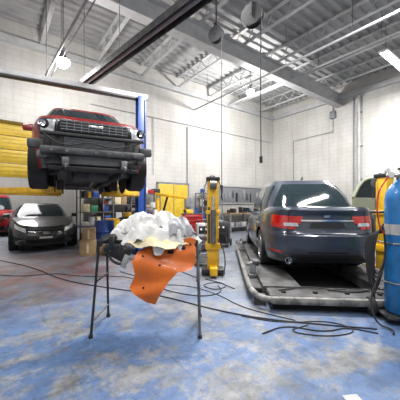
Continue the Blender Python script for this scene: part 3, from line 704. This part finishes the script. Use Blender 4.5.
# ---------------------------------------------------------------- wall-side objects
def onwall(px):
    k=(px-200)/270; D=VN/(.8-.6*k); return .8*k*D+.6*D
ua,ub=onwall(158),onwall(187)
b=B(); m=(ua+ub)/2; w=ub-ua
b.box((m,VN-.04,1.12),(w,.05,2.24),yellow2,.01); b.box((m,VN-.03,2.28),(w+.16,.05,.09),greymetal)
for s_ in(-1,1): b.box((m+s_*(w/2+.04),VN-.03,1.14),(.08,.05,2.28),greymetal)
b.cyl((m+w*.4,VN-.12,1.0),(m+w*.4,VN-.06,1.0),.03,chrome); b.box((m,VN-.07,1.12),(.02,.01,2.2),steel)
b.build('door_1',world=True)
def shelf(name,u,v,w,d,h,n,ang=0,seed=1,fm=steel):
    rr=random.Random(seed); b=B()
    for sx in(-1,1):
        for sy in(-1,1): b.box((sx*w/2,sy*d/2,h/2),(.04,.04,h),fm)
    cols=[blue,yellow,white,red,lightgrey,black,blue,green,cream,black,card]
    for i in range(n):
        z=.12+i*(h-.15)/(n-1); b.box((0,0,z),(w,d,.03),fm)
        x=-w/2+.06
        while x<w/2-.2:
            ww=rr.uniform(.1,.26); hh=rr.uniform(.12,min(.36,(h/n)*.8)); mm=rr.choice(cols)
            if rr.random()<.45: b.cyl((x+ww/2,-.05,z+.015),(x+ww/2,-.05,z+hh),ww/2,mm,n=16)
            else: b.box((x+ww/2,-.03,z+.015+hh/2),(ww,d*.7,hh),mm,.01)
            x+=ww+.02
    b.build(name,world=True,ang=ang,loc=(u,v,0))
shelf('storage_rack',onwall(92)+.0,VN-.4,1.1,.5,2.1,5,seed=13)
shelf('storage_rack',onwall(114)+.0,VN-.4,1.2,.5,2.0,4,seed=3)
shelf('storage_rack',onwall(139)+.0,VN-.4,1.2,.5,1.8,4,seed=5)
shelf('storage_rack',onwall(204),VN-.4,1.2,.5,1.9,4,seed=8,fm=greymetal)
def drum(X,D,m,h=.88,r=.29,name='oil_drum'):
    b=B(); pr=[(.001,0),(r,0),(r,.01)]
    for z in (.33,.66): pr+= [(r,h*z-.02),(r+.012,h*z),(r,h*z+.02)]
    pr+=[(r,h-.01),(r+.008,h),(r-.02,h),(r-.02,h-.02),(.001,h-.02)]
    b.lathe(pr,m,n=28); b.cyl((r*.5,0,h-.02),(r*.5,0,h+.01),.03,steel); b.build(name,X,D,0,0)
drum(-2.75,8.7,yellow,.9); drum(-2.15,8.9,blue,.95); drum(-2.80,7.9,blue,.88,.27); drum(-3.45,8.5,greymetal,.7,.25); drum(-1.55,9.3,white,.85,.27); drum(-2.35,7.2,green,.4,.15); drum(-1.2,6.7,blue,.5,.18,'waste_bin')
# boxes / parts cart
b=B()
for (x,y,z,s_) in((0,0,.2,.4),(.02,.01,.56,.32),(.45,.05,.17,.34)): b.box((x,y,z),(s_,s_*.8,s_ if z<.3 and x==0 else .32),card,.008,(0,0,.2*x)); b.box((x,y-s_*.4-.001,z),(.05,.004,.25),cream)
b.build('cardboard_boxes',-3.0,7.25,0,.3)
b=B()
for x in(-.4,.4):
    for y in(-.22,.22): b.box((x,y,.5),(.03,.03,.9),greymetal); b.cyl((x-.015,y,.04),(x+.015,y,.04),.04,rubber)
for z in(.2,.55,.92): b.box((0,0,z),(.84,.48,.025),greymetal)
for k,(mm,hh) in enumerate(((blue,.2),(white,.28),(black,.15),(yellow,.22))): b.cyl((-.3+k*.2,-.02,.93),(-.3+k*.2,-.02,.93+hh),.06,mm,n=14)
for k,mm in enumerate((red,lightgrey,blue)): b.box((-.26+k*.26,0,.66),(.2,.3,.18),mm,.015); b.box((-.26+k*.26,0,.30),(.22,.3,.16),(black,card,white)[k],.015)
b.build('parts_cart',-1.15,7.55,0,.1)
def cabinet(X,D,ang,w,d,h,m,name='tool_cabinet'):
    b=B(); b.box((0,0,h/2+.06),(w,d,h-.12),m,.02); n=5
    for i in range(n):
        z=.16+i*(h-.2)/n; b.box((0,-d/2-.008,z+(h-.2)/n/2),(w*.9,.02,(h-.2)/n*.88),m,.008); b.box((0,-d/2-.03,z+(h-.2)/n*.75),(w*.7,.02,.015),chrome)
    b.box((0,0,h+.015),(w*1.03,d*1.03,.03),black,.01)
    for sx in(-1,1):
        for sy in(-1,1): b.cyl((sx*w*.4-.02,sy*d*.35,.045),(sx*w*.4+.02,sy*d*.35,.045),.045,rubber)
    b.box((-.1,0,h+.10),(.25,.2,.14),yellow,.02); b.cyl((.18,0,h+.03),(.18,0,h+.25),.05,blue)
    b.build(name,X,D,0,ang)
cabinet(-2.05,7.95,.3,.60,.42,.95,greymetal); cabinet(-.30,9.9,.3,.7,.45,1.0,red)
def welder(X,D,ang,m):
    b=B(); b.box((0,0,.48),(.42,.6,.62),m,.03); b.box((0,-.305,.62),(.34,.01,.22),black,.005); 
    for x in(-.1,.05): b.cyl((x,-.31,.64),(x,-.34,.64),.03,white,n=12)
    for k in range(5): b.box((0,-.308,.26+k*.04),(.32,.01,.015),dark)
    b.tube([(-.18,-.2,.79),(-.18,-.2,.9),(.18,-.2,.9),(.18,-.2,.79)],.015,black)
    for sx in(-1,1): 
        b.lathe([(.03,-.02),(.11,-.025),(.12,0),(.11,.025),(.03,.02)],rubber,(sx*.24,.2,.12),'x',20); b.cyl((sx*.18,-.24,.045),(sx*.14,-.24,.045),.045,rubber)
    b.box((0,0,.14),(.44,.66,.04),black); b.tube([(.1,-.33,.4),(.2,-.45,.2),(.05,-.55,.02),(-.2,-.4,.02)],.014,rubber,6,2)
    b.build('welding_machine',X,D,0,ang)
welder(.10,8.1,.1,lightgrey); welder(.75,8.8,-.2,black); welder(.55,10.0,.3,greymetal)
b=B()
for s_ in(-1,1): b.box((s_*.30,0,.10),(.08,1.2,.08),yellow,.01); b.cyl((s_*.30,-.55,.045),(s_*.30+.04,-.55,.045),.045,rubber); b.cyl((s_*.30,.55,.045),(s_*.30+.04,.55,.045),.045,rubber)
b.box((0,.5,.12),(.7,.1,.1),yellow,.01); b.box((0,.5,.85),(.10,.10,1.45),yellow,.01); b.box((0,.0,1.63),(.09,1.2,.09),yellow,.01,(.12,0,0)); b.cyl((0,.42,.7),(0,.1,1.6),.035,black)
b.tube([(0,-.56,1.53),(0,-.56,1.2)],.012,steel); b.cyl((0,-.56,1.2),(0,-.56,1.1),.04,black)
b.build('engine_hoist',-.95,8.55,0,math.radians(60))
b=B(); L=3.0
b.box((0,0,.92),(L,.6,.05),wood,.005)
for x in(-L/2+.1,0,L/2-.1):
    for y in(-.25,.25): b.box((x,y,.45),(.06,.06,.9),greymetal)
b.box((0,.05,.25),(L-.2,.5,.03),greymetal)
rr=random.Random(4)
for k in range(9):
    x=-1.3+k*.3; hh=rr.uniform(.1,.35); mm=rr.choice([black,black,lightgrey,black,blue,greymetal]); 
    if rr.random()<.6: b.box((x,0,.945+hh/2),(.2,.25,hh),mm,.015)
    else: b.cyl((x,0,.945),(x,0,.945+hh),.07,mm)
for k in range(6): b.box((-1.2+k*.45,0,.37),(.3,.3,.22),rr.choice([black,greymetal,lightgrey]),.02)
b.build('workbench',world=True,loc=(10.4,VN-.4,0))
b=B(); b.box((10.2,VN-.03,1.85),(3.6,.04,.85),greymetal,.01); b.box((10.2,VN-.06,2.29),(3.7,.05,.05),lightgrey); b.box((10.2,VN-.06,1.42),(3.7,.05,.04),lightgrey)
for k in range(12): b.box((8.7+k*.26,VN-.075,1.8+.1*math.sin(k*2)),(.05+.04*(k%3),.03,.35+.1*(k%2)),[steel,black,greymetal,chrome][k%4],.005)
b.build('tool_board',world=True)
b=B(); b.box((0,0,.035),(.9,.22,.07),red,.02); b.cyl((-.35,-.14,.05),(-.35,.14,.05),.05,steel); b.cyl((.4,-.12,.035),(.4,.12,.035),.035,steel); b.box((.25,0,.12),(.16,.14,.04),black,.01); b.tube([(-.35,0,.08),(-.7,0,.5),(-.85,0,.75)],.018,steel); b.build('floor_jack',-.45,6.3,0,math.radians(150))
b=B(); b.plate([(-.06,-.04),(.05,-.05),(.07,.03),(-.04,.05)],.003,lightgrey,Matrix.Translation((0,0,.001))); b.build('paper_scrap',1.05,1.86,0,.3)
# ---------------------------------------------------------------- world/camera
w=bpy.data.worlds.new('World'); bpy.context.scene.world=w; w.use_nodes=True; w.node_tree.nodes['Background'].inputs[0].default_value=(.6,.65,.7,1); w.node_tree.nodes['Background'].inputs[1].default_value=.3
cam=bpy.data.cameras.new('camera'); co=bpy.data.objects.new('camera',cam); bpy.context.collection.objects.link(co)
cam.lens=270/400*36; cam.sensor_width=36; cam.shift_y=5/400
co.location=(0,0,CAMH); co.rotation_euler=(pi/2,0,ROT); bpy.context.scene.camera=co
bpy.context.scene.view_settings.view_transform='Standard'
bpy.context.scene.view_settings.exposure=.12
